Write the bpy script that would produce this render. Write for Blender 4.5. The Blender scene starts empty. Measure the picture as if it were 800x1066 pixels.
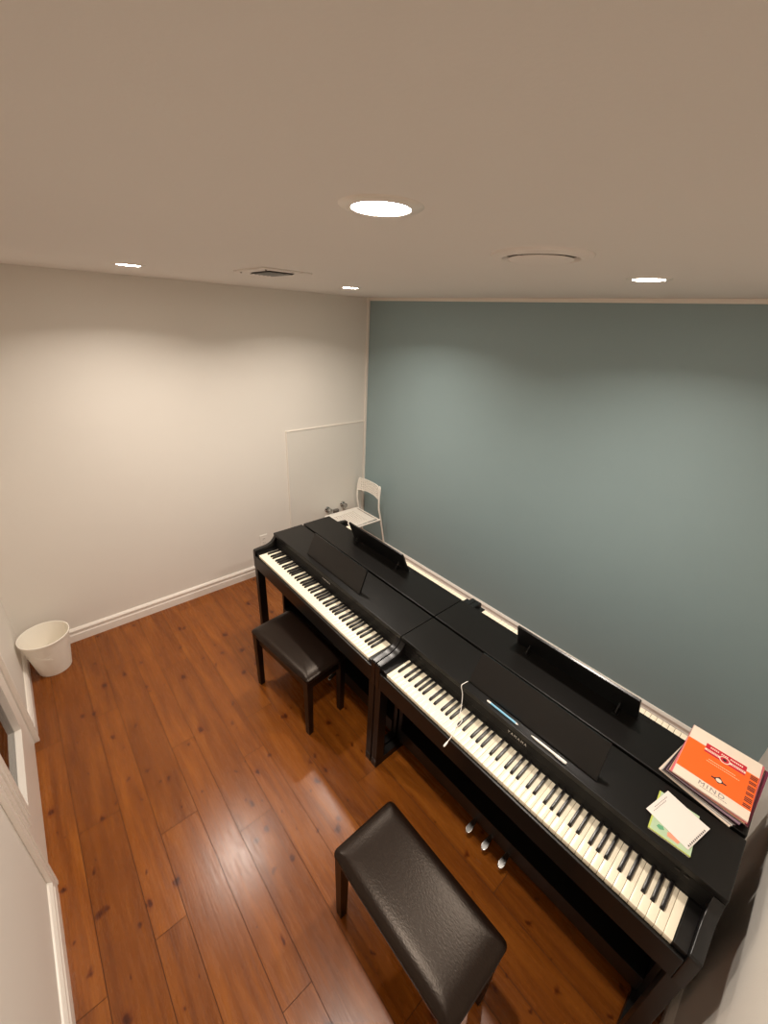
import bpy, bmesh, math, random
from mathutils import Matrix, Vector, Euler
random.seed(7)
S = bpy.context.scene
COL = S.collection
PI = math.pi

# ------------------------------------------------------------------ room size
H = 2.431          # ceiling height
DW = 3.0           # depth from north (teal) wall to south (door) wall
XE = 3.53          # east wall

# ------------------------------------------------------------------ materials
def srgb(r, g, b):
    f = lambda c: (c/255/12.92) if c/255 <= .04045 else ((c/255+.055)/1.055)**2.4
    return (f(r), f(g), f(b), 1)

def mat(name, color, rough=.5, metal=0, bump=0, bscale=200, var=0, vscale=8, spec=.5, coat=0, coat_rough=.1, stretch=None, tint=None):
    m = bpy.data.materials.new(name); m.use_nodes = True
    nt = m.node_tree; b = nt.nodes['Principled BSDF']
    b.inputs['Base Color'].default_value = color
    b.inputs['Roughness'].default_value = rough
    b.inputs['Metallic'].default_value = metal
    b.inputs['Specular IOR Level'].default_value = spec
    b.inputs['Coat Weight'].default_value = coat
    if tint: b.inputs['Specular Tint'].default_value = tint
    b.inputs['Coat Roughness'].default_value = coat_rough
    tc = nt.nodes.new('ShaderNodeTexCoord')
    src = tc.outputs['Object']
    if stretch:
        mp = nt.nodes.new('ShaderNodeMapping'); mp.inputs['Scale'].default_value = stretch
        nt.links.new(src, mp.inputs['Vector']); src = mp.outputs['Vector']
    if bump:
        n = nt.nodes.new('ShaderNodeTexNoise'); n.inputs['Scale'].default_value = bscale; n.inputs['Detail'].default_value = 3
        nt.links.new(src, n.inputs['Vector'])
        bp = nt.nodes.new('ShaderNodeBump'); bp.inputs['Strength'].default_value = bump; bp.inputs['Distance'].default_value = .002
        nt.links.new(n.outputs['Fac'], bp.inputs['Height']); nt.links.new(bp.outputs['Normal'], b.inputs['Normal'])
    n = nt.nodes.new('ShaderNodeTexNoise'); n.inputs['Scale'].default_value = vscale; n.inputs['Detail'].default_value = 4
    nt.links.new(src, n.inputs['Vector'])
    mx = nt.nodes.new('ShaderNodeMix'); mx.data_type = 'RGBA'
    v = max(var, .015)
    mx.inputs[6].default_value = tuple(c*(1-v) for c in color[:3])+(1,)
    mx.inputs[7].default_value = tuple(min(1, c*(1+v)) for c in color[:3])+(1,)
    nt.links.new(n.outputs['Fac'], mx.inputs[0]); nt.links.new(mx.outputs[2], b.inputs['Base Color'])
    return m

def emit_mat(name, color, strength):
    m = bpy.data.materials.new(name); m.use_nodes = True
    nt = m.node_tree; nt.nodes.clear()
    o = nt.nodes.new('ShaderNodeOutputMaterial'); e = nt.nodes.new('ShaderNodeEmission')
    e.inputs['Color'].default_value = color; e.inputs['Strength'].default_value = strength
    nt.links.new(e.outputs[0], o.inputs[0]); return m

def glass_mat(name):
    m = bpy.data.materials.new(name); m.use_nodes = True
    nt = m.node_tree; nt.nodes.clear()
    o = nt.nodes.new('ShaderNodeOutputMaterial'); t = nt.nodes.new('ShaderNodeBsdfTransparent')
    g = nt.nodes.new('ShaderNodeBsdfGlossy'); g.inputs['Roughness'].default_value = .02
    t.inputs['Color'].default_value = (.9, .92, .9, 1)
    f = nt.nodes.new('ShaderNodeFresnel'); f.inputs['IOR'].default_value = 1.9
    mx = nt.nodes.new('ShaderNodeMixShader')
    nt.links.new(f.outputs[0], mx.inputs[0]); nt.links.new(t.outputs[0], mx.inputs[1]); nt.links.new(g.outputs[0], mx.inputs[2])
    nt.links.new(mx.outputs[0], o.inputs[0]); return m

def floor_mat():
    m = bpy.data.materials.new('pine_planks'); m.use_nodes = True
    nt = m.node_tree; L = nt.links; N = nt.nodes.new
    b = nt.nodes['Principled BSDF']
    tc = N('ShaderNodeTexCoord'); at = N('ShaderNodeAttribute'); at.attribute_name = 'plank'
    # shift the pattern for every plank
    sh = N('ShaderNodeVectorMath'); sh.operation = 'MULTIPLY_ADD'
    sh.inputs[1].default_value = (7.3, 5.1, 3.7)
    L.new(at.outputs['Color'], sh.inputs[0]); L.new(tc.outputs['Object'], sh.inputs[2])
    def mapped(sc):
        mp = N('ShaderNodeMapping'); mp.inputs['Scale'].default_value = sc
        L.new(sh.outputs[0], mp.inputs['Vector']); return mp.outputs['Vector']
    def noise(sc, scale, detail=4, dist=0):
        n = N('ShaderNodeTexNoise'); n.inputs['Scale'].default_value = scale; n.inputs['Detail'].default_value = detail
        n.inputs['Distortion'].default_value = dist
        L.new(mapped(sc), n.inputs['Vector']); return n.outputs['Fac']
    def ramp(fac, stops):
        r = N('ShaderNodeValToRGB'); e = r.color_ramp.elements
        e[0].position, e[0].color = stops[0]; e[1].position, e[1].color = stops[-1]
        for p, c in stops[1:-1]:
            k = e.new(p); k.color = c
        L.new(fac, r.inputs['Fac']); return r.outputs['Color']
    def mul(a, c, fac=1.0, mode='MULTIPLY'):
        x = N('ShaderNodeMix'); x.data_type = 'RGBA'; x.blend_type = mode
        x.inputs[0].default_value = fac
        L.new(a, x.inputs[6])
        L.new(c, x.inputs[7]); return x
    base = ramp(noise((.8, 7.5, 1), 2.2, 5, .8), [(.28, FL_A), (.55, FL_B), (.78, FL_C)])
    # per plank tone
    sep = N('ShaderNodeSeparateColor'); L.new(at.outputs['Color'], sep.inputs['Color'])
    tone = ramp(sep.outputs[0], [(0, (.90, .88, .86, 1)), (1, (1.08, 1.08, 1.06, 1))])
    c1 = mul(base, tone).outputs[2]
    # long growth-ring lines
    grain = ramp(noise((1.0, 34, 1), 2.6, 6, 1.2), [(.35, (.80, .74, .70, 1)), (.6, (1, 1, 1, 1))])
    c2 = mul(c1, grain, .75).outputs[2]
    # knots
    def knots(sc, thr, seed, gate):
        v = N('ShaderNodeTexVoronoi'); v.voronoi_dimensions = '2D'; v.inputs['Scale'].default_value = 1
        mp = N('ShaderNodeMapping'); mp.inputs['Scale'].default_value = sc; mp.inputs['Location'].default_value = (seed, seed*.37, 0)
        wob = N('ShaderNodeTexNoise'); wob.inputs['Scale'].default_value = 22
        L.new(tc.outputs['Object'], wob.inputs['Vector'])
        ad = N('ShaderNodeVectorMath'); ad.operation = 'MULTIPLY_ADD'; ad.inputs[1].default_value = (.055, .04, 0)
        L.new(wob.outputs['Color'], ad.inputs[0]); L.new(tc.outputs['Object'], ad.inputs[2])
        L.new(ad.outputs[0], mp.inputs['Vector']); L.new(mp.outputs[0], v.inputs['Vector'])
        sp = N('ShaderNodeSeparateColor'); L.new(v.outputs['Color'], sp.inputs['Color'])
        r = N('ShaderNodeMath'); r.operation = 'MULTIPLY_ADD'; r.inputs[1].default_value = thr; r.inputs[2].default_value = -thr*gate; r.use_clamp = True   # knot radius varies
        L.new(sp.outputs[0], r.inputs[0]); r.use_clamp = False
        mxn = N('ShaderNodeMath'); mxn.operation = 'MAXIMUM'; mxn.inputs[1].default_value = .0005; L.new(r.outputs[0], mxn.inputs[0]); r = mxn
        d = N('ShaderNodeMath'); d.operation = 'DIVIDE'; d.use_clamp = True; L.new(v.outputs['Distance'], d.inputs[0]); L.new(r.outputs[0], d.inputs[1])
        return d.outputs[0]
    k1 = ramp(knots((4.2, 6.6, 1), .30, .31, .25), [(0, (.22, .13, .08, 1)), (.32, (.38, .25, .17, 1)), (.52, (.84, .74, .62, 1)), (1, (1, 1, 1, 1))])
    k2 = ramp(knots((5.9, 7.9, 1), .20, 3.7, .40), [(0, (.26, .16, .10, 1)), (.45, (.50, .36, .26, 1)), (1, (1, 1, 1, 1))])
    c3 = mul(mul(c2, k1).outputs[2], k2).outputs[2]
    L.new(c3, b.inputs['Base Color'])
    rn = N('ShaderNodeMapRange'); rn.inputs['To Min'].default_value = .20; rn.inputs['To Max'].default_value = .34
    L.new(noise((3, 20, 1), 4), rn.inputs['Value']); L.new(rn.outputs[0], b.inputs['Roughness'])
    bp = N('ShaderNodeBump'); bp.inputs['Strength'].default_value = .10; bp.inputs['Distance'].default_value = .002
    L.new(noise((2, 40, 1), 4, 5), bp.inputs['Height']); L.new(bp.outputs[0], b.inputs['Normal'])
    b.inputs['Specular IOR Level'].default_value = .45
    return m

FL_A = srgb(114, 60, 16); FL_B = srgb(138, 77, 22); FL_C = srgb(156, 92, 31)

M = {}
M['white_wall'] = mat('warm_white_paint', srgb(233, 227, 218), .55, bump=.25, bscale=260, var=.015, vscale=3)
M['teal_wall'] = mat('teal_paint', srgb(144, 164, 167), .5, bump=.2, bscale=240, var=.02, vscale=3)
M['ceiling'] = mat('ceiling_paint', srgb(236, 230, 224), .7, bump=.2, bscale=180, var=.015, vscale=2)
M['trim'] = mat('white_trim_gloss', srgb(238, 230, 220), .3)
M['panel'] = mat('access_panel_paint', srgb(226, 221, 212), .5)
M['floor'] = floor_mat()
M['gap'] = mat('dark_seam', srgb(70, 36, 20), .8)
M['black'] = mat('black_satin_case', srgb(15, 13, 11), .36, bump=.05, bscale=600, var=.05, spec=.33)
M['black_gloss'] = mat('black_gloss_case', srgb(14, 12, 11), .3, spec=.5)
M['black_dark'] = mat('black_walnut_case', srgb(11, 7, 5), .42, bump=.06, bscale=300, var=.08, stretch=(1, 8, 8))
M['panel_black'] = mat('panel_black_satin', srgb(12, 10, 9), .5, spec=.28)
M['rest'] = mat('music_rest_black', srgb(11, 9, 8), .28, bump=.03, bscale=500)
M['ivory'] = mat('ivory_key', srgb(243, 232, 208), .25, var=.01)
M['ebony'] = mat('ebony_key', srgb(20, 17, 18), .3, bump=.05, bscale=500)
M['felt'] = mat('red_felt', srgb(90, 20, 26), .9)
M['logo'] = mat('silver_print', srgb(196, 188, 178), .4)
M['leather'] = mat('black_leather', srgb(22, 12, 7), .33, bump=.3, bscale=90, var=.12, vscale=12, spec=.3, tint=(1, .86, .74, 1), stretch=(1, 2.2, 1))
M['piping'] = mat('black_vinyl_piping', srgb(30, 25, 23), .3)
M['leg_wood'] = mat('black_stained_wood', srgb(12, 6, 4), .38, bump=.08, bscale=60, var=.1, stretch=(6, 6, 1))
M['chrome'] = mat('chrome', srgb(190, 188, 185), .2, metal=1)
M['steel'] = mat('brushed_steel', srgb(150, 148, 145), .3, metal=1)
M['plastic_white'] = mat('white_plastic', srgb(240, 234, 224), .35)
M['bin'] = mat('white_bin_plastic', srgb(244, 238, 226), .45, bump=.1, bscale=30)
M['paper'] = mat('white_paper', srgb(228, 219, 211), .7, var=.01)
M['pages'] = mat('page_edges', srgb(226, 218, 206), .8, var=.1, vscale=300, stretch=(.02, .02, 1))
M['orange'] = mat('orange_print', srgb(250, 104, 34), .4)
M['red'] = mat('red_print', srgb(200, 36, 54), .4)
M['cream'] = mat('cream_print', srgb(232, 216, 198), .4)
M['ink'] = mat('dark_ink', srgb(40, 30, 34), .6)
M['grey_ink'] = mat('grey_ink', srgb(140, 128, 128), .6)
M['purple'] = mat('purple_cover', srgb(112, 34, 62), .4)
M['pink'] = mat('pink_cover', srgb(222, 110, 120), .4)
M['darkcover'] = mat('dark_brown_cover', srgb(52, 34, 40), .4)
M['greycover'] = mat('grey_cover', srgb(190, 184, 180), .4)
M['lilac'] = mat('lilac_cover', srgb(150, 120, 140), .4)
M['lime'] = mat('lime_print', srgb(186, 196, 92), .5)
M['mint'] = mat('mint_print', srgb(176, 198, 164), .5, var=.15, vscale=40)
M['leafgreen'] = mat('green_print', srgb(96, 160, 120), .5)
M['salmon'] = mat('salmon_print', srgb(226, 150, 120), .5)
M['tan_print'] = mat('tan_print', srgb(226, 190, 150), .5)
M['blue'] = mat('pale_blue_plastic', srgb(130, 190, 220), .3)
M['cable'] = mat('white_cable_rubber', srgb(235, 230, 224), .45)
M['dark_slot'] = mat('dark_slot', srgb(122, 112, 104), .8)
M['glass'] = glass_mat('door_glass')
M['lens'] = emit_mat('lamp_lens', (1, .905, .80, 1), 85)
M['hall'] = mat('hall_paint', srgb(150, 130, 115), .7)

# ------------------------------------------------------------------ mesh helpers
class MB:
    def __init__(self): self.bm = bmesh.new(); self.mi = 0
    def _tag(self, before):
        for f in self.bm.faces:
            if f not in before: f.material_index = self.mi
    def box(self, x0, x1, y0, y1, z0, z1, bev=0, seg=2, rot=None):
        old = set(self.bm.faces)
        r = bmesh.ops.create_cube(self.bm, size=1)
        vs = r['verts']
        for v in vs:
            v.co = Vector(((x0+x1)/2+v.co.x*(x1-x0), (y0+y1)/2+v.co.y*(y1-y0), (z0+z1)/2+v.co.z*(z1-z0)))
        if bev:
            es = list({e for v in vs for e in v.link_edges})
            bmesh.ops.bevel(self.bm, geom=es, offset=bev, segments=seg, affect='EDGES', profile=.5)
        if rot is not None:
            nv = {v for f in self.bm.faces if f not in old for v in f.verts}
            for v in nv: v.co = rot @ v.co
        self._tag(old); return self
    def prism(self, pts, axis, a, b, bev=0, seg=2):
        """extrude a closed 2-D outline along an axis ('x': pts are (y,z); 'y': (x,z); 'z': (x,y))"""
        old = set(self.bm.faces)
        def P(p, t):
            return {'x': (t, p[0], p[1]), 'y': (p[0], t, p[1]), 'z': (p[0], p[1], t)}[axis]
        A = [self.bm.verts.new(P(p, a)) for p in pts]; B = [self.bm.verts.new(P(p, b)) for p in pts]
        n = len(pts); fs = []
        fs.append(self.bm.faces.new(A)); fs.append(self.bm.faces.new(B[::-1]))
        for i in range(n): fs.append(self.bm.faces.new((A[i], B[i], B[(i+1) % n], A[(i+1) % n])))
        bmesh.ops.recalc_face_normals(self.bm, faces=fs)
        if bev:
            es = list({e for f in fs[:2] for e in f.edges})
            bmesh.ops.bevel(self.bm, geom=es, offset=bev, segments=seg, affect='EDGES', profile=.5)
        self._tag(old); return self
    def lathe(self, prof, n=48, c=(0, 0, 0), closed=False):
        old = set(self.bm.faces); rings = []
        for r, z in prof:
            if r < 1e-6: rings.append([self.bm.verts.new((c[0], c[1], c[2]+z))])
            else: rings.append([self.bm.verts.new((c[0]+r*math.cos(2*PI*k/n), c[1]+r*math.sin(2*PI*k/n), c[2]+z)) for k in range(n)])
        fs = []
        pairs = list(zip(rings, rings[1:])) + ([(rings[-1], rings[0])] if closed else [])
        for A, B in pairs:
            for k in range(n):
                q = []
                for v in (A[k % len(A)], A[(k+1) % len(A)], B[(k+1) % len(B)], B[k % len(B)]):
                    if v not in q: q.append(v)
                if len(q) > 2: fs.append(self.bm.faces.new(q))
        bmesh.ops.recalc_face_normals(self.bm, faces=fs)
        self._tag(old); return self
    def tube(self, pts, r, n=10, smooth=0):
        pts = [Vector(p) for p in pts]
        if smooth:
            out = []
            for i in range(len(pts)-1):
                p0 = pts[max(i-1, 0)]; p1 = pts[i]; p2 = pts[i+1]; p3 = pts[min(i+2, len(pts)-1)]
                for k in range(smooth):
                    t = k/smooth
                    out.append(.5*((2*p1)+(p2-p0)*t+(2*p0-5*p1+4*p2-p3)*t*t+(3*p1-p0-3*p2+p3)*t**3))
            out.append(pts[-1]); pts = out
        old = set(self.bm.faces); rings = []
        up = None
        for i, p in enumerate(pts):
            d = (pts[min(i+1, len(pts)-1)]-pts[max(i-1, 0)]).normalized()
            if up is None: up = Vector((0, 0, 1)) if abs(d.z) < .9 else Vector((1, 0, 0))
            a = d.cross(up).normalized(); bb = a.cross(d).normalized(); up = bb
            rr = r[i] if isinstance(r, (list, tuple)) and not smooth else (r if not isinstance(r, (list, tuple)) else r[0])
            rings.append([self.bm.verts.new(p+rr*(a*math.cos(2*PI*k/n)+bb*math.sin(2*PI*k/n))) for k in range(n)])
        fs = []
        for A, B in zip(rings, rings[1:]):
            for k in range(n): fs.append(self.bm.faces.new((A[k], A[(k+1) % n], B[(k+1) % n], B[k])))
        fs.append(self.bm.faces.new(rings[0][::-1])); fs.append(self.bm.faces.new(rings[-1]))
        bmesh.ops.recalc_face_normals(self.bm, faces=fs)
        self._tag(old); return self
    def build(self, name, mats, parent=None, smooth=True, angle=40, loc=None):
        me = bpy.data.meshes.new(name)
        self.bm.normal_update()
        if smooth:
            lim = math.radians(angle)
            for f in self.bm.faces: f.smooth = True
            for e in self.bm.edges:
                if len(e.link_faces) == 2 and e.calc_face_angle(0) > lim: e.smooth = False
        self.bm.to_mesh(me); self.bm.free()
        for m in (mats if isinstance(mats, (list, tuple)) else [mats]): me.materials.append(m)
        o = bpy.data.objects.new(name, me); COL.objects.link(o)
        if parent: o.parent = parent
        if loc: o.location = loc
        if smooth:
            wn = o.modifiers.new('weighted_normal', 'WEIGHTED_NORMAL'); wn.keep_sharp = True; wn.weight = 100
        return o

def tag(o, label=None, cat=None, group=None, kind=None):
    if label: o['label'] = label
    if cat: o['category'] = cat
    if group: o['group'] = group
    if kind: o['kind'] = kind
    return o
def thing(name, label, cat, loc=(0, 0, 0), rz=0, group=None):
    o = bpy.data.objects.new(name, None); COL.objects.link(o)
    o.empty_display_size = .05
    o.location = loc; o.rotation_euler = (0, 0, rz)
    return tag(o, label, cat, group)
def struct(o): return tag(o, kind='structure')
def copy_tree(o, parent=None):
    c = o.copy(); COL.objects.link(c); c.parent = parent
    for ch in list(o.children): copy_tree(ch, c)
    return c
def text_mesh(name, body, size, m, parent, mtx, extrude=.0002, spacing=1.0, bold=0):
    cu = bpy.data.curves.new(name, 'FONT'); cu.body = body; cu.size = size; cu.extrude = extrude
    cu.align_x = 'CENTER'; cu.align_y = 'CENTER'; cu.space_character = spacing; cu.offset = bold
    t = bpy.data.objects.new(name+'_curve', cu); COL.objects.link(t)
    dg = bpy.context.evaluated_depsgraph_get()
    me = bpy.data.meshes.new_from_object(t.evaluated_get(dg))
    bpy.data.objects.remove(t); bpy.data.curves.remove(cu)
    me.name = name; me.materials.clear(); me.materials.append(m)
    me.transform(mtx)
    o = bpy.data.objects.new(name, me); COL.objects.link(o); o.parent = parent
    return o

# ------------------------------------------------------------------ the room
def make_floor():
    bm = bmesh.new(); cl = bm.loops.layers.float_color.new('plank')
    g = .0011
    def quad(x0, x1, y0, y1, z, mi, c):
        vs = [bm.verts.new(p) for p in ((x0, y0, z), (x1, y0, z), (x1, y1, z), (x0, y1, z))]
        f = bm.faces.new(vs); f.material_index = mi
        for l in f.loops: l[cl] = c
    Y0, Y1, X0, X1 = -4.3, .0, .0, XE
    quad(X0-.1, X1+.1, Y0, Y1+.1, -.003, 1, (0, 0, 0, 1))
    seams = []
    y = -2.427-.2905*7
    while y < .3:
        seams += [y, y+.1205]; y += .2905
    known = {-2.306: 1.965, -2.7175: 2.115, -2.427: 2.608, -2.597: 1.74, -2.1365: 1.625}
    for a, b in zip(seams, seams[1:]):
        a_, b_ = max(a, Y0), min(b, Y1)
        if b_ <= a_: continue
        st = None
        for k, v in known.items():
            if abs(k-a) < .02: st = v
        if st is None: st = random.uniform(0, 1.3)
        Lp = 1.285
        x = st-3*Lp
        while x < X1:
            xa, xb = max(x, X0), min(x+Lp, X1)
            if xb > xa:
                quad(xa+(g if x > X0 else 0), xb-(g if x+Lp < X1 else 0), a_+g, b_-g, 0, 0, (random.random(), random.random(), random.random(), 1))
            x += Lp
    me = bpy.data.meshes.new('floor'); bm.to_mesh(me); bm.free()
    me.materials.append(M['floor']); me.materials.append(M['gap'])
    o = bpy.data.objects.new('floor', me); COL.objects.link(o); return struct(o)
make_floor()
T = .1
struct(MB().box(-T, XE+T, -DW-T, T, H, H+T).build('ceiling', M['ceiling'], smooth=False))
struct(MB().box(-T, 0, -DW-T, T, -.05, H).build('wall_west', M['white_wall'], smooth=False))
struct(MB().box(0, XE+T, 0, T, -.05, H).build('wall_north', M['teal_wall'], smooth=False))
struct(MB().box(XE, XE+T, -DW-T, 0, -.05, H).build('wall_east', M['white_wall'], smooth=False))
DX0, DX1, DZ = .812, 1.645, 2.05        # door opening
mb = MB()
mb.box(0, DX0, -DW-T, -DW, -.05, H); mb.box(DX1, XE, -DW-T, -DW, -.05, H); mb.box(DX0, DX1, -DW-T, -DW, DZ, H)
struct(mb.build('wall_south', M['white_wall'], smooth=False))
# short stretch of hall beyond the glazed door
mb = MB(); mb.box(-T, XE+T, -4.4, -4.3, -.05, H); mb.box(-T, 0, -4.3, -DW-T, -.05, H); mb.box(XE, XE+T, -4.3, -DW-T, -.05, H); mb.box(-T, XE+T, -4.4, -DW-T, H, H+T)
struct(mb.build('wall_hall', M['hall'], smooth=False))

def baseboard(name, a, b, axis, at, sgn):
    """moulded profile: t = distance from the wall, z"""
    prof = [(0, 0), (.017, 0), (.017, .058), (.013, .064), (.013, .078), (.016, .084), (.016, .092), (.011, .100), (.006, .106), (0, .108)]
    mb = MB()
    pts = [(at+sgn*t, z) for t, z in prof]
    mb.prism(pts, axis, a, b)
    return struct(mb.build(name, M['trim'], angle=25))
baseboard('baseboard_west', -DW, 0, 'y', 0, 1)
baseboard('baseboard_north', 0, XE, 'x', 0, -1)
baseboard('baseboard_south', .0, .756, 'x', -DW, 1)
baseboard('baseboard_south', 1.701, XE, 'x', -DW, 1)
baseboard('baseboard_east', -DW, 0, 'y', XE, -1)
# thin light strip along the top of the teal wall, and the corner bead
struct(MB().box(.012, XE, -.012, 0, H-.022, H, .003).build('trim_1', M['trim']))
struct(MB().box(0, .012, -.026, 0, .108, H, .003).build('trim_2', M['trim']))
# access panel in the white wall: painted board with a thin frame
p = struct(MB().box(0, .006, -.895, -.03, .12, 1.33, .002).build('trim_3', M['panel']))
mb = MB(); mb.box(0, .011, -.904, -.894, .108, 1.340, .003); mb.box(0, .0108, -.894, -.026, 1.330, 1.340, .003)
mb.build('panel_frame', M['trim'], p)

# ---- glazed door in the south wall
d = thing('door_1', None, None, ((DX0+DX1)/2, -DW, 0)); struct(d)
hw = (DX1-DX0)/2
mb = MB(); yf = -.004
sx0, sx1 = -hw+.0006, hw-.0006
gx0, gx1, gz0, gz1 = -hw+.135, hw-.115, .255, 1.92
mb.box(sx0, gx0, yf-.035, yf, .008, DZ-.005, .002); mb.box(gx1, sx1, yf-.035, yf, .008, DZ-.005, .002)
mb.box(gx0, gx1, yf-.035, yf, .008, gz0, .002); mb.box(gx0, gx1, yf-.035, yf, gz1, DZ-.005, .002)
mb.build('door_leaf', M['trim'], d)
MB().box(gx0, gx1, yf-.020, yf-.016, gz0, gz1).build('glass_pane', M['glass'], d, smooth=False)
mb = MB()
for i0, i1, pr in ((.0005, .026, .006), (.026, .058, .011)):       # stepped moulding, mitred without coinciding faces
    X0, X1, Z0, Z1 = gx0+i0, gx1-i0, gz0+i0, gz1-i0
    w = i1-i0
    mb.box(X0, X0+w, yf-.0205, yf+pr, Z0, Z1, .002); mb.box(X1-w, X1, yf-.0205, yf+pr, Z0, Z1, .002)
    mb.box(X0+w, X1-w, yf-.0205, yf+pr, Z0, Z0+w, .002); mb.box(X0+w, X1-w, yf-.0205, yf+pr, Z1-w, Z1, .002)
mb.build('glazing_bead', M['trim'], d)
mb = MB()
for s in (-1, 1):
    a, b = sorted((s*(hw+.02), s*(hw+.055)))
    mb.box(a, b, 0, .016, 0, DZ+.055, .003)
    a, b = sorted((s*hw, s*(hw+.02)))
    mb.box(a, b, 0, .020, 0, DZ, .003)
    a, b = sorted((s*hw, s*(hw-.016)))
    mb.box(a, b, -.099, yf-.037, 0, DZ, .002)
mb.box(-hw-.0195, hw+.0195, 0, .018, DZ+.0005, DZ+.055, .003)
mb.build('casing', M['trim'], d)
for z in (.28, 1.1, 1.85):
    mb = MB(); mb.tube([(hw-.001, .004, z-.045), (hw-.001, .004, z+.045)], .006, 10)
    mb.box(hw-.03, hw-.001, yf, yf+.0025, z-.045, z+.045)
    mb.build('hinge', M['steel'], d)
mb = MB(); mb.tube([(-hw+.06, yf, 1.0), (-hw+.06, yf+.05, 1.0), (-hw+.08, yf+.055, 1.0), (-hw+.17, yf+.055, 1.0)], .009, 10)
mb.lathe([(0, .0), (.026, 0), (.026, .01), (0, .01)], 20, (0, 0, 0))
for v in mb.bm.verts:
    if v.co.length < .03: v.co = Vector((-hw+.06+v.co.x, yf+v.co.z, 1.0+v.co.y))
mb.build('door_handle', M['steel'], d)

# ------------------------------------------------------------------ ceiling fixtures
LP = [(2.578, -2.084), (.845, -2.08), (2.597, -.926), (.93, -.912)]
LL = ['recessed ceiling downlight nearest the camera, large in the photo', 'recessed ceiling downlight by the white wall, at far left of the photo',
      'recessed ceiling downlight above the right end of the teal wall', 'smallest recessed ceiling downlight, near the corner of white and teal walls']
def downlight():
    t = thing('ceiling_downlight', LL[0], 'ceiling light', (LP[0][0], LP[0][1], H), 0, 'recessed ceiling downlights')
    MB().lathe([(.0475, 0), (.049, -.0045), (.053, -.0055), (.066, -.0030), (.070, 0)], 48).build('trim_ring', M['trim'], t)
    MB().lathe([(0, -.0045), (.030, -.0044), (.042, -.0040), (.048, -.003), (.048, 0), (0, 0)], 48).build('lens', M['lens'], t)
    la = bpy.data.lights.new('lamp', 'AREA'); la.shape = 'DISK'; la.size = .094; la.energy = 12.5
    la.color = (1, .905, .80); la.spread = math.radians(143)
    lo = bpy.data.objects.new('lamp', la); COL.objects.link(lo); lo.parent = t; lo.location = (0, 0, -.0062)
    return t
dl = downlight()
for q, l in list(zip(LP, LL))[1:]:
    c = copy_tree(dl); c.location = (q[0], q[1], H); c['label'] = l

v = thing('ceiling_vent', 'rectangular white ceiling air register with dark slats, near white wall', 'vent', (1.305, -1.62, H))
mb = MB()
mb.box(-.145, .145, -.115, -.062, -.007, 0, .002); mb.box(-.145, .145, .062, .115, -.007, 0, .002)
mb.box(-.145, -.10, -.062, .062, -.007, 0, .002); mb.box(.10, .145, -.062, .062, -.007, 0, .002)
mb.build('frame', M['ceiling'], v)
MB().box(-.10, .10, -.062, .062, -.0015, 0).build('opening', M['dark_slot'], v, smooth=False)
for k in range(6):
    y = -.05+k*.02
    mb = MB(); mb.box(-.10, .10, -.008, .008, -.0008, .0008)
    R = Matrix.Translation((0, y, -.008)) @ Matrix.Rotation(math.radians(35), 4, 'X')
    for q in mb.bm.verts: q.co = R @ q.co
    mb.build('slat', M['steel'], v, smooth=False)
for x, y in ((-.12, -.09), (.12, -.09)):
    MB().lathe([(0, -.011), (.004, -.010), (.005, -.007), (0, -.007)], 12, (x, y, 0)).build('screw', M['dark_slot'], v)

v = thing('air_diffuser', 'round white ceiling air diffuser with a dark slot, in front of teal wall', 'vent', (2.545, -1.525, H))
MB().lathe([(.125, 0), (.123, -.006), (.108, -.012), (.095, -.010), (.088, -.002), (.088, 0)], 48).build('rim', M['ceiling'], v)
MB().lathe([(.088, -.0015), (0, -.0015)], 48).build('throat', M['dark_slot'], v)
MB().lathe([(0, -.018), (.05, -.0175), (.076, -.013), (.080, -.010), (.074, -.008), (0, -.008)], 48).build('disc', M['ceiling'], v)
for a in range(3):
    x, y = .06*math.cos(a*2*PI/3), .06*math.sin(a*2*PI/3)
    MB().tube([(x, y, -.009), (x, y, 0)], .004, 8).build('spoke', M['ceiling'], v)

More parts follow.
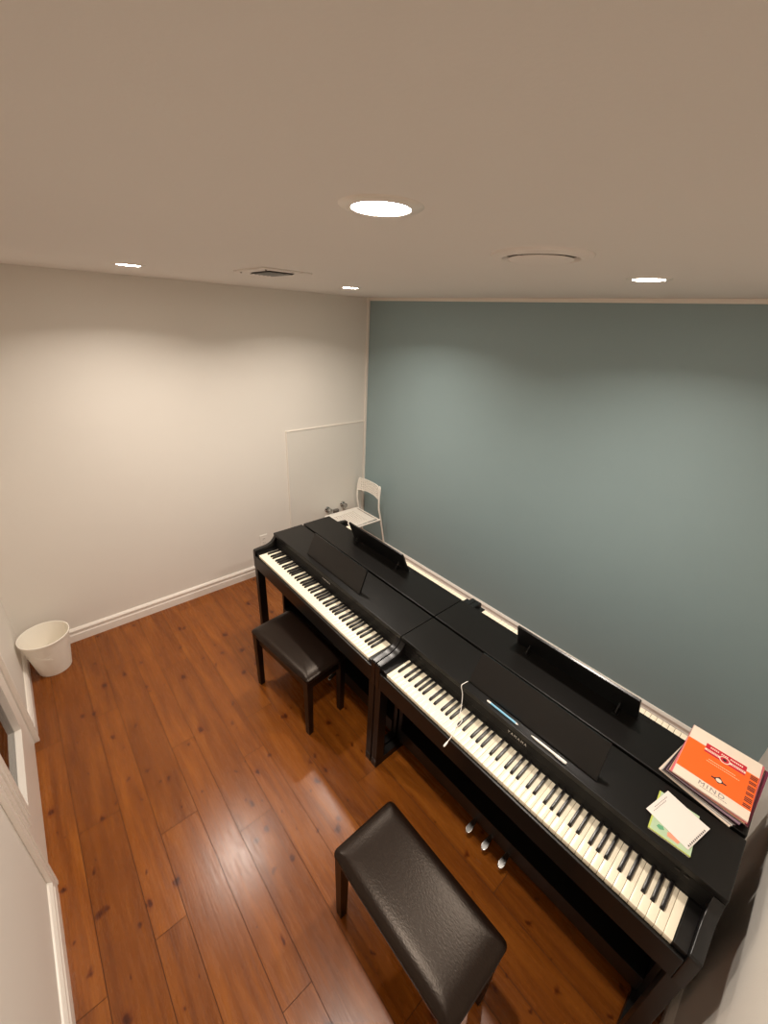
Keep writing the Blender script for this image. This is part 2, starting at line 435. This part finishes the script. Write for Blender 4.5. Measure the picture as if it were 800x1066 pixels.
# ------------------------------------------------------------------ digital pianos
WW = .6785                   # half width
def make_piano(label):
    t = thing('digital_piano', label, 'piano', (0, 0, 0), 0, 'digital pianos standing back to back')
    # lid
    MB().box(-WW, WW, -.237, 0, .800, .824, .004, 3).build('top_lid', M['black'], t)
    # arms
    prof = [(0, .60), (-.402, .60), (-.402, .728), (-.400, .738), (-.394, .744), (-.36, .748), (-.325, .750), (-.30, .753), (-.278, .760), (-.262, .770), (-.250, .783), (-.242, .793), (-.238, .800), (0, .800)]
    for s in (-1, 1):
        a, b = sorted((s*WW, s*(WW-.031)))
        MB().prism(prof, 'x', a, b, .003, 2).build('side_arm', M['black_gloss'], t, angle=30)
    xi = WW-.031
    MB().box(-xi, xi, -.392, -.004, .60, .664, .002).build('keybed', M['black_dark'], t)
    mb = MB(); mb.box(-xi, xi, -.402, -.389, .60, .702, .003, 2)
    mb.build('key_slip', M['black'], t)
    for s in (-1, 1):
        a, b = sorted((s*xi, s*.6125))
        MB().box(a, b, -.389, -.238, .664, .7225, .002).build('key_block', M['black_gloss'], t)
    cp = MB().prism([(-.2375, .7245), (-.2365, .728), (-.2325, .757), (-.2335, .759), (-.2290, .7995), (-.02, .7995), (-.02, .7245)], 'x', -xi, xi).build('control_panel', M['panel_black'], t, angle=15)
    tilt = Matrix.Translation((-.004, -.2318, .778)) @ Matrix.Rotation(math.radians(83), 4, 'X')
    text_mesh('logo_lettering', 'YAMAHA', .0155, M['logo'], cp, tilt, .0003, 1.55)
    for x in [-.585+.022*k for k in range(3)]:
        MB().box(x-.007, x+.007, -.2335, -.228, .779, .786, .001).build('button', M['black_dark'], cp)
    for x in (.56, .585):
        MB().box(x-.007, x+.007, -.2335, -.228, .779, .786, .001).build('button', M['black_dark'], cp)
    # score ledge and music rest
    mb = MB(); mb.box(-.325, .325, -.2325, -.207, .8235, .8252, .0006); mb.box(-.325, .325, -.2325, -.230, .8235, .8258, .0006)
    mb.build('score_ledge', M['black'], t)
    mb = MB()
    th = math.atan2(.140, .058)
    yb, zb = -.196, .8272
    R = Matrix.Translation((0, yb, zb)) @ Matrix.Rotation(th, 4, 'X')
    # plate in local (x, y up the slope, z thickness)
    hh = .150
    out = [(-.283, 0), (.283, 0), (.283, .004), (.276, hh-.004), (.272, hh), (-.272, hh), (-.276, hh-.004), (-.283, .004)]
    mb.prism(out, 'z', -.011, 0, .0015)
    for q in mb.bm.verts: q.co = R @ q.co
    mr = mb.build('music_rest', M['rest'], t)
    for s in (-1, 1):
        mb = MB(); mb.box(s*.21-.012, s*.21+.012, -.165, -.135, .824, .829, .001)
        mb.tube([(s*.21, -.145, .827), (s*.21, -.168, .866)], .003, 8)
        mb.build('strut', M['rest'], mr)
    # keys
    P = 1.222/52; me = None
    for k in range(52):
        if me is None:
            mb = MB(); mb.box(-P/2+.0005, P/2-.0005, -.388, -.2375, .7005, .7200, .0012, 2)
            o = mb.build('white_key', M['ivory'], t); me = o.data
        else:
            o = bpy.data.objects.new('white_key', me); COL.objects.link(o); o.parent = t
        o.location = (-.611+P*(k+.5), 0, 0)
    # 88 keys from A: black after A, C, D, F, G
    names = 'ABCDEFG'; off = {'A': .0022, 'C': -.0025, 'D': .0025, 'F': -.003, 'G': 0}
    me = None
    for k in range(51):
        n = names[k % 7]
        if n in off:
            if me is None:
                mb = MB()
                w0, w1 = .0062, .0047
                pts = [(-.2385, .7195), (-.336, .7195), (-.3355, .722), (-.331, .7305), (-.328, .7318), (-.2385, .7318)]
                mb.prism(pts, 'x', -w0, w0, .001)
                for q in mb.bm.verts:
                    if q.co.z > .728: q.co.x *= w1/w0
                o = mb.build('black_key', M['ebony'], t); me = o.data
            else:
                o = bpy.data.objects.new('black_key', me); COL.objects.link(o); o.parent = t
            o.location = (-.611+P*(k+1)+off[n], 0, 0)
    # stand: front legs, feet, side panels, back board, pedal box
    for s in (-1, 1):
        a, b = sorted((s*(WW-.002), s*(WW-.044)))
        MB().box(a, b, -.400, -.345, .05, .60, .003).build('front_leg', M['black_dark'], t)
        MB().box(a, b, -.402, -.012, 0, .05, .003).build('foot', M['black_dark'], t)
        a2, b2 = sorted((s*(WW-.006), s*(WW-.034)))
        MB().box(a2, b2, -.205, -.012, .05, .60, .003).build('side_panel', M['black_dark'], t)
    xs = WW-.034
    MB().box(-xs, xs, -.032, -.014, .17, .60, .002).build('back_board', M['black_dark'], t)
    pb = MB().box(-xs, xs, -.215, -.125, .055, .150, .004).build('pedal_box', M['black_dark'], t)
    for x in (-.092, 0, .092):
        mb = MB()
        prof = [(-.012, -.2), (-.0125, -.235), (-.017, -.262), (-.0185, -.278), (-.015, -.290), (-.007, -.296), (.007, -.296), (.015, -.290), (.0185, -.278), (.017, -.262), (.0125, -.235), (.012, -.2)]
        mb.prism([(x+a, b) for a, b in prof], 'z', .068, .078, .0025)
        for q in mb.bm.verts: q.co.z -= max(0, (-.250-q.co.y))*.5; q.co.x = x+(q.co.x-x)*.8; q.co.y += .010
        mb.build('pedal', M['chrome'], pb)
    return t
PX = [1.414, 2.774]
pl = ['black digital piano on the left in the front row, low bench tucked under it',
      'black digital piano on the right in the front row, pens and white cord on it',
      'black digital piano behind the front left one, its keyboard facing the teal wall',
      'black digital piano behind the front right one, stack of music books on its end']
pa = make_piano(pl[0]); pa.location = (PX[0], -1.198, 0)
for i, (x, y, rz) in enumerate([(PX[1], -1.198, 0), (PX[0]-.002, -1.184, PI), (PX[1]-.002, -1.184, PI)]):
    c = copy_tree(pa); c.location = (x, y, 0); c.rotation_euler.z = rz; c['label'] = pl[i+1]

# ------------------------------------------------------------------ benches
def make_bench(label):
    t = thing('piano_bench', label, 'bench', (0, 0, 0), 0, 'black padded piano benches')
    hx, hy = .287, .146
    # puffy seat: grid box with a crowned top and rounded corners
    bm = bmesh.new(); nx, ny = 40, 22
    def corner(u, v, ins):
        r = .022; x = u*(hx-ins); y = v*(hy-ins)
        ax, ay = abs(x)-(hx-ins-r), abs(y)-(hy-ins-r)
        if ax > 0 and ay > 0:
            L = math.hypot(ax, ay); m_ = max(ax, ay); s = m_/L
            x = math.copysign(hx-ins-r+ax*s, x); y = math.copysign(hy-ins-r+ay*s, y)
        return x, y
    grid = {}
    for i in range(nx+1):
        for j in range(ny+1):
            u, v = -1+2*i/nx, -1+2*j/ny
            u = math.copysign(abs(u)**.75, u); v = math.copysign(abs(v)**.75, v)
            e = max(abs(u)**10, abs(v)**8)
            x, y = corner(u, v, .0)
            z = .470-.016*min(1, e)-.004*(u*u+v*v)/2
            grid[i, j] = bm.verts.new((x, y, z))
    for i in range(nx):
        for j in range(ny):
            bm.faces.new((grid[i, j], grid[i+1, j], grid[i+1, j+1], grid[i, j+1]))
    ring = [grid[i, 0] for i in range(nx)]+[grid[nx, j] for j in range(ny)]+[grid[i, ny] for i in range(nx, 0, -1)]+[grid[0, j] for j in range(ny, 0, -1)]
    prev = ring
    for ins, z in ((-.003, .446), (-.003, .436), (.0, .428), (.004, .424)):
        cur = []
        for q in ring:
            f = 1-ins/hx; g = 1-ins/hy
            cur.append(bm.verts.new((q.co.x*f, q.co.y*g, z)))
        for k in range(len(ring)):
            k2 = (k+1) % len(ring); bm.faces.new((prev[k], cur[k], cur[k2], prev[k2]))
        prev = cur
    bm.faces.new(prev[::-1])
    bmesh.ops.recalc_face_normals(bm, faces=bm.faces)
    mb = MB(); mb.bm.free(); mb.bm = bm
    st = mb.build('seat', M['leather'], t, angle=60)
    # piping along the seat's lower and upper edge
    mb = MB()
    pp = []
    for k in range(64):
        a = 2*PI*k/64; n = 9
        x = math.copysign(abs(math.cos(a))**(2/n), math.cos(a))*(hx+.002); y = math.copysign(abs(math.sin(a))**(2/n), math.sin(a))*(hy+.002)
        pp.append((x, y, .441))
    mb.tube(pp+[pp[0]], .0028, 6)
    mb.build('piping', M['piping'], st)
    mb = MB(); ax, ay = hx-.022, hy-.020
    mb.box(-ax, ax, -ay, -ay+.018, .352, .425, .002); mb.box(-ax, ax, ay-.018, ay, .352, .425, .002)
    mb.box(-ax, -ax+.018, -ay, ay, .352, .425, .002); mb.box(ax-.018, ax, -ay, ay, .352, .425, .002)
    mb.build('apron', M['leg_wood'], t)
    for sx in (-1, 1):
        for sy in (-1, 1):
            mb = MB(); x, y = sx*(hx-.026), sy*(hy-.024)
            mb.box(x-.021, x+.021, y-.021, y+.021, 0, .425, .003)
            for q in mb.bm.verts:
                if q.co.z < .02:
                    q.co.x = x+(q.co.x-x)*.78; q.co.y = y+(q.co.y-y)*.78
            mb.build('leg', M['leg_wood'], t)
    return t
b1 = make_bench('black padded bench pushed under the keyboard of the left front piano')
b1.location = (1.452, -1.672, 0); b1.rotation_euler.z = math.radians(6)
b2 = copy_tree(b1); b2['label'] = 'black padded bench nearest the camera, pulled out before the right front piano'
b2.location = (2.780, -1.982, 0); b2.rotation_euler.z = 0

# ------------------------------------------------------------------ waste bin
t = thing('waste_bin', 'white tapered plastic waste bin in the corner by the white wall', 'bin', (.213, -2.85, 0))
mb = MB()
prof = [(0, .004), (.082, .004), (.088, 0), (.092, .004), (.134, .272), (.139, .276), (.139, .284), (.134, .285), (.130, .278), (.088, .014), (.080, .010), (0, .010)]
mb.lathe(prof, 64)
mb.build('bin_body', M['bin'], t)
mb = MB()
for k, zz in enumerate((.16, .175, .19)):
    pts = []
    for i in range(25):
        a = math.radians(-95+i*4.2); z = zz+.012*math.sin(i*.45+k)
        r = .0918+(.134-.092)*z/.272
        pts.append((r*math.cos(a), r*math.sin(a), z))
    mb.tube(pts, .0012, 6)
mb.build('embossed_wave', M['bin'], t)

# ------------------------------------------------------------------ white chair
def make_chair():
    t = thing('stacking_chair', 'white metal chair with perforated back, in the corner beside the teal wall', 'chair', (.245, 0, 0))
    def holed(nx, ny, pos, holes, th, name):
        bm = bmesh.new(); g = {}
        for i in range(nx+1):
            for j in range(ny+1): g[i, j] = bm.verts.new(pos(i/nx, j/ny))
        for i in range(nx):
            for j in range(ny):
                if not holes(i, j): bm.faces.new((g[i, j], g[i+1, j], g[i+1, j+1], g[i, j+1]))
        for q in [q for q in bm.verts if not q.link_faces]: bm.verts.remove(q)
        bmesh.ops.recalc_face_normals(bm, faces=bm.faces)
        bmesh.ops.solidify(bm, geom=bm.faces[:], thickness=th)
        bmesh.ops.recalc_face_normals(bm, faces=bm.faces)
        mb = MB(); mb.bm.free(); mb.bm = bm
        return mb.build(name, M['plastic_white'], t, angle=35)
    hw = .168
    # backrest: arched lower edge, rounded top corners, rows of slots
    def back(u, v):
        x = (u-.5)*2*hw
        zl = .640+.022*(1-(2*u-1)**2); zt = .785-.028*abs(2*u-1)**6
        z = zl+(zt-zl)*v
        y = -.150+.075*(z-.45)*.4 + .016*(1-(2*u-1)**2)
        return (x, y, z)
    holed(25, 11, back, lambda i, j: (i % 2 == 1 and 1 < i < 24) and (j % 2 == 1 and 0 < j < 10), .012, 'backrest')
    def seat(u, v):
        x = (u-.5)*2*(hw+.012-.012*v); y = -.555+.385*v
        z = .440-.016*(1-(2*u-1)**2)*math.sin(PI*min(1, v+.12))+.006*abs(2*u-1)**3 - .02*max(0, .1-v)*10*.3
        return (x, y, z)
    holed(31, 33, seat, lambda i, j: 4 < i < 27 and 5 < j < 28 and i % 2 == 1 and j % 2 == 0, .006, 'seat')
    r = .0095
    for s in (-1, 1):
        mb = MB(); mb.tube([(s*.185, -.030, .010), (s*.180, -.115, .43), (s*.176, -.140, .55), (s*.172, -.140, .66), (s*.166, -.128, .755), (s*.15, -.125, .778)], r, 10, 5)
        mb.build('rear_leg', M['plastic_white'], t)
        mb = MB(); mb.tube([(s*.19, -.585, .010), (s*.182, -.54, .400), (s*.181, -.52, .424), (s*.180, -.48, .428), (s*.180, -.12, .426)], r, 10, 5)
        mb.build('front_leg', M['plastic_white'], t)
        for y in (-.585, -.030):
            MB().lathe([(0, 0), (.012, 0), (.012, .022), (0, .022)], 14, (s*(.185 if y > -.1 else .19), y, 0)).build('foot_cap', M['plastic_white'], t)
    MB().tube([(-.18, -.13, .424), (.18, -.13, .424)], .008, 10).build('cross_bar', M['plastic_white'], t)
    MB().tube([(-.18, -.515, .422), (.18, -.515, .422)], .008, 10).build('cross_bar', M['plastic_white'], t)
    return t
make_chair()

# ------------------------------------------------------------------ valves and outlet on the white wall
def valve(loc, label):
    t = thing('wall_valve', label, 'valve', loc, 0, 'shut-off valves on the wall panel')
    def toX(o_mb):
        for q in o_mb.bm.verts: q.co = Vector((q.co.z, q.co.y, q.co.x))
    mb = MB(); mb.lathe([(0, 0), (.030, 0), (.030, .006), (.024, .012), (.012, .014), (.012, .04), (0, .04)], 24); toX(mb); mb.build('escutcheon', M['chrome'], t)
    mb = MB(); pr = [(0, .038), (.020, .038), (.026, .043), (.026, .060), (.020, .066), (0, .066)]; mb.lathe(pr, 24); toX(mb)
    mb.build('handle', M['steel'], t)
    mb = MB(); mb.tube([(.024, 0, 0), (.030, 0, -.03), (.032, 0, -.06)], .009, 10); mb.build('spout', M['chrome'], t)
    return t
valve((.006, -.480, .478), 'left chrome shut-off valve on the panel beside the white chair')
valve((.006, -.292, .492), 'right chrome shut-off valve on the panel, nearer the teal wall')
t = thing('drain_box', 'small dark drain fitting between the two chrome valves', 'pipe', (.006, -.382, .44))
MB().box(0, .03, -.03, .03, -.018, .018, .004).build('housing', M['steel'], t)
mb = MB(); mb.tube([(.02, 0, -.01), (.026, 0, -.05), (.026, 0, -.1)], .010, 10); mb.build('pipe', M['steel'], t)
t = thing('wall_outlet', 'white wall outlet low on the white wall beside the left piano', 'outlet', (0, -1.185, .345))
MB().box(0, .007, -.037, .037, -.058, .058, .003).build('cover_plate', M['white_wall'], t)
for z in (-.02, .02):
    s = MB().box(.006, .0085, -.017, .017, z-.014, z+.014, .002).build('socket', M['white_wall'], t)
    mb = MB(); mb.box(.0084, .0088, -.008, -.005, z-.004, z+.006); mb.box(.0084, .0088, .005, .008, z-.004, z+.006); mb.build('slot', M['dark_slot'], s)

# ------------------------------------------------------------------ books on the far right piano
def book(label, loc, rz, w, h, th, cover, spine=None, edge=True):
    t = thing('music_book', label, 'book', loc, rz, 'stack of music books')
    c = .0007
    MB().box(-w/2+.0015, w/2-.002, -h/2+.002, h/2-.002, c, th-c).build('pages', M['pages'], t, smooth=False)
    mb = MB(); mb.box(-w/2, w/2, -h/2, h/2, 0, c); mb.box(-w/2, w/2, -h/2, h/2, th-c, th); mb.box(-w/2-.0004, -w/2+.001, -h/2, h/2, 0, th, .0004)
    cv = mb.build('cover', M[cover], t, smooth=False)
    return t, cv
z = .8242
specs = [  # label, dx, dy, rz deg, w, h, th, cover
    ('white music book at the bottom of the stack, corner poking out left', -.004, -.004, -9, .222, .286, .0040, 'cream'),
    ('pale grey music book second from the bottom of the stack', -.002, -.002, -7.5, .218, .284, .0045, 'greycover'),
    ('dark covered music book third from the bottom of the stack', .000, .002, -6, .220, .286, .0055, 'darkcover'),
    ('purple music book sticking out at the right of the stack', .017, .020, -2.5, .222, .290, .0050, 'purple'),
    ('lilac grey music book in the middle of the stack', .003, .004, -4.5, .218, .288, .0050, 'lilac'),
    ('dark brown music book above the lilac one in the stack', .003, .006, -3.0, .220, .284, .0050, 'darkcover'),
    ('salmon covered music book third from the top of the stack', .004, .008, -1.8, .220, .290, .0040, 'tan_print'),
    ('pink spined music book directly under the orange one', .004, .006, -.4, .221, .290, .0045, 'pink'),
]
BC = (3.322, -1.035)
for (l, dx, dy, r, w, h, th, cv) in specs:
    book(l, (BC[0]+dx, BC[1]+dy, z), math.radians(r), w, h, th, cv); z += th+.0002
w, h, th = .214, .287, .0045
tb, cv = book('orange and white music book with a red banner, on top of the stack', (BC[0]+.004, BC[1]+.004, z), math.radians(.8), w, h, th, 'cream')
zt = th
mb = MB()
mb.mi = 0; mb.box(-w/2, w/2, -.098, .068, zt, zt+.0002)                    # orange field
mb.mi = 1; mb.box(-.052, .070, .040, .088, zt+.0002, zt+.0004)             # red banner
mb.mi = 2; mb.box(-.052, .070, .050, .060, zt+.0004, zt+.0005)             # white ribbon
mb.lathe([(0, 0), (.0165, 0), (.0165, .0002), (0, .0002)], 28, (.009, .054, zt+.0005))
mb.mi = 1; mb.lathe([(0, 0), (.013, 0), (.013, .0002), (0, .0002)], 28, (.009, .054, zt+.0007))
mb.mi = 3
mb.lathe([(0, 0), (.006, 0), (.006, .0002), (0, .0002)], 16, (.009, .054, zt+.0009))
for i, x in enumerate([-.036+.0055*k for k in range(18)]):
    if i in (5, 10): continue
    mb.mi = 2; mb.box(x-.0018, x+.0018, .0715, .0785, zt+.0004, zt+.0006)
for i, x in enumerate([-.044+.0045*k for k in range(25)]):
    if -.010 < x < .029: continue
    mb.mi = 1; mb.box(x-.0012, x+.0012, .0525, .0575, zt+.0005, zt+.0006)
for i in range(14):
    x = -.030+.0058*i; mb.mi = 4; mb.box(x-.0021, x+.0021, .012, .0155, zt+.0002, zt+.0003)
for i in range(17):
    x = -.034+.0058*i; mb.mi = 4; mb.box(x-.0021, x+.0021, .001, .004, zt+.0002, zt+.0003)
# little round emblem
mb.mi = 3; mb.box(-.010, .034, -.058, -.052, zt+.0002, zt+.0003)
mb.prism([(-.004, -.055), (.012, -.036), (.028, -.055), (.012, -.068)], 'z', zt+.0002, zt+.0004)
mb.mi = 2; mb.lathe([(0, 0), (.0085, 0), (.0085, .0002), (0, .0002)], 20, (.012, -.054, zt+.0004))
# keyboard bars down the right side
mb.mi = 3
for i in range(20):
    if i in (3, 6, 10, 13, 17): continue
    y = .060-.0078*i; mb.box(.084, .1045, y-.0024, y+.0024, zt+.0002, zt+.0004)
mb.build('printed_design', [M['orange'], M['red'], M['cream'], M['ink'], M['tan_print']], cv, smooth=False)
text_mesh('title_lettering', 'MIND', .026, M['grey_ink'], cv, Matrix.Translation((.002, -.114, zt+.0003)), .0001, 1.25)
mb = MB()
for i in range(12): mb.box(-.026+.0065*i-.0025, -.026+.0065*i+.0025, -.1285, -.1265, zt, zt+.0003)
mb.build('small_print', M['grey_ink'], cv, smooth=False)

# ------------------------------------------------------------------ booklet and note on the near right piano
ZL = .8242
def quad_slab(mb, pts, z0, z1):
    mb.prism(pts, 'z', z0, z1)
t = thing('booklet', 'lime edged green booklet lying under the white note on the piano', 'booklet', (3.282, -1.328, ZL), math.radians(5))
mb = MB()
mb.box(-.058, .056, -.078, .080, 0, .006); mb.build('pages', M['pages'], t, smooth=False)
mb = MB(); mb.mi = 0; mb.box(-.0595, .057, -.0795, .0815, .006, .0068)
mb.mi = 1; mb.box(-.0545, .057, -.076, .0815, .0068, .0070)
mb.mi = 2; mb.prism([(-.040, -.055), (-.030, -.060), (-.018, -.052), (-.024, -.042), (-.036, -.044)], 'z', .0070, .0071)
mb.mi = 3; mb.prism([(-.008, -.064), (.022, -.066), (.028, -.048), (.008, -.040), (-.010, -.050)], 'z', .0070, .0071)
mb.build('cover', [M['lime'], M['mint'], M['leafgreen'], M['salmon']], t, smooth=False)
t = thing('paper_note', 'white notepaper with perforated right edge, lying on the green booklet', 'paper', (3.285, -1.309, ZL+.0074), math.radians(-13))
mb = MB(); bm = mb.bm; g = {}
nx, ny = 16, 12
for i in range(nx+1):
    for j in range(ny+1):
        u, v = i/nx, j/ny
        g[i, j] = bm.verts.new(((u-.5)*.133, (v-.5)*.128, .0006+.0025*max(0, u-.75)**1.2*4*(.4+.6*v)+.0012*(1-v)*max(0, .3-u)))
for i in range(nx):
    for j in range(ny): bm.faces.new((g[i, j], g[i+1, j], g[i+1, j+1], g[i, j+1]))
low = {k: bm.verts.new((q.co.x, q.co.y, q.co.z-.0005)) for k, q in g.items()}
for i in range(nx):
    for j in range(ny): bm.faces.new((low[i, j+1], low[i+1, j+1], low[i+1, j], low[i, j]))
ed = [(i, 0) for i in range(nx)]+[(nx, j) for j in range(ny)]+[(i, ny) for i in range(nx, 0, -1)]+[(0, j) for j in range(ny, 0, -1)]
for k in range(len(ed)):
    p0, p1 = ed[k], ed[(k+1) % len(ed)]
    bm.faces.new((g[p0], low[p0], low[p1], g[p1]))
sheet = mb.build('sheet', M['paper'], t)
mb = MB()
for k in range(11):
    y = -.052+k*.0092; mb.box(.0590, .0632, y-.0017, y+.0017, .0036, .0046)
mb.build('perforation', M['ink'], sheet, smooth=False)
mb = MB()
for k, (x, a, b) in enumerate(((-.056, -.03, .035), (-.050, -.045, .02))):
    for q in range(9):
        y = a+(b-a)*q/8; mb.box(x-.0008, x+.0008, y-.002, y+.002, .0012, .0022)
mb.build('faint_writing', M['grey_ink'], sheet, smooth=False)

# ------------------------------------------------------------------ pens and cord
t = thing('pen', 'pale blue pen lying on the ledge of the right front piano', 'pen', (2.680, -1.4165, .8252+.0044))
MB().tube([(-.055, 0, 0), (.066, 0, 0)], .0042, 12).build('barrel', M['blue'], t)
MB().tube([(-.074, 0, 0), (-.071, 0, 0), (-.055, 0, 0)], [.0020, .0040, .0043], 12).build('cap', M['plastic_white'], t)
MB().tube([(.066, 0, 0), (.072, 0, 0), (.076, 0, 0)], [.0042, .0025, .0008], 12).build('tip', M['plastic_white'], t)
t = thing('pen', 'white clip pen lying on the ledge of the right front piano', 'pen', (2.888, -1.4165, .8252+.005))
MB().tube([(-.074, 0, 0), (-.066, 0, 0), (-.05, 0, 0), (.03, 0, 0)], [.001, .003, .0045, .0045], 12).build('barrel', M['plastic_white'], t)
mb = MB(); mb.tube([(.03, 0, 0), (.068, 0, 0), (.070, 0, 0)], [.0050, .0050, .003], 12); mb.build('cap', M['plastic_white'], t)
MB().box(.028, .066, -.0085, -.0055, -.001, .003, .0008).build('clip', M['steel'], t)

t = thing('charging_cable', 'thin white cord trailing over the keys of the right front piano', 'cable', (0, 0, 0))
pts = [(2.490, -1.400, .8285), (2.487, -1.422, .8295), (2.487, -1.441, .826), (2.503, -1.446, .79), (2.524, -1.472, .748), (2.541, -1.505, .7345), (2.556, -1.535, .7345), (2.566, -1.560, .7225), (2.575, -1.590, .7225), (2.579, -1.612, .722), (2.580, -1.625, .720)]
MB().tube(pts, .0017, 8, 6).build('cord', M['cable'], t)
pts = [(2.541, -1.506, .7375), (2.550, -1.500, .738), (2.562, -1.512, .7365), (2.566, -1.530, .7345), (2.562, -1.552, .7235), (2.568, -1.572, .7220)]
MB().tube(pts, .0014, 8, 6).build('cord_loop', M['cable'], t)
MB().tube([(2.580, -1.622, .7205), (2.581, -1.630, .719), (2.582, -1.644, .7165), (2.583, -1.648, .716)], [.0026, .0042, .0042, .002], 10).build('plug', M['plastic_white'], t)

# ------------------------------------------------------------------ world, camera, view
w = bpy.data.worlds.new('dim'); S.world = w; w.use_nodes = True
w.node_tree.nodes['Background'].inputs[0].default_value = (0, 0, 0, 1)
w.node_tree.nodes['Background'].inputs[1].default_value = 0
cam = bpy.data.cameras.new('camera'); co = bpy.data.objects.new('camera', cam); COL.objects.link(co)
R = Matrix.Rotation(math.radians(47.5711), 4, 'Z') @ Matrix.Rotation(math.radians(64.8096), 4, 'X') @ Matrix.Rotation(math.radians(3.1309), 4, 'Z')
co.matrix_world = Matrix.Translation((3.1964, -2.6064, 2.2657)) @ R
cam.sensor_fit = 'HORIZONTAL'; cam.sensor_width = 36; cam.lens = 425.9/800*36
cam.clip_start = .01
S.camera = co
S.view_settings.view_transform = 'Standard'; S.view_settings.look = 'None'
S.view_settings.gamma = 1; S.view_settings.use_curve_mapping = False
S.view_settings.exposure = 0.0
S.cycles.max_bounces = 12; S.cycles.diffuse_bounces = 6
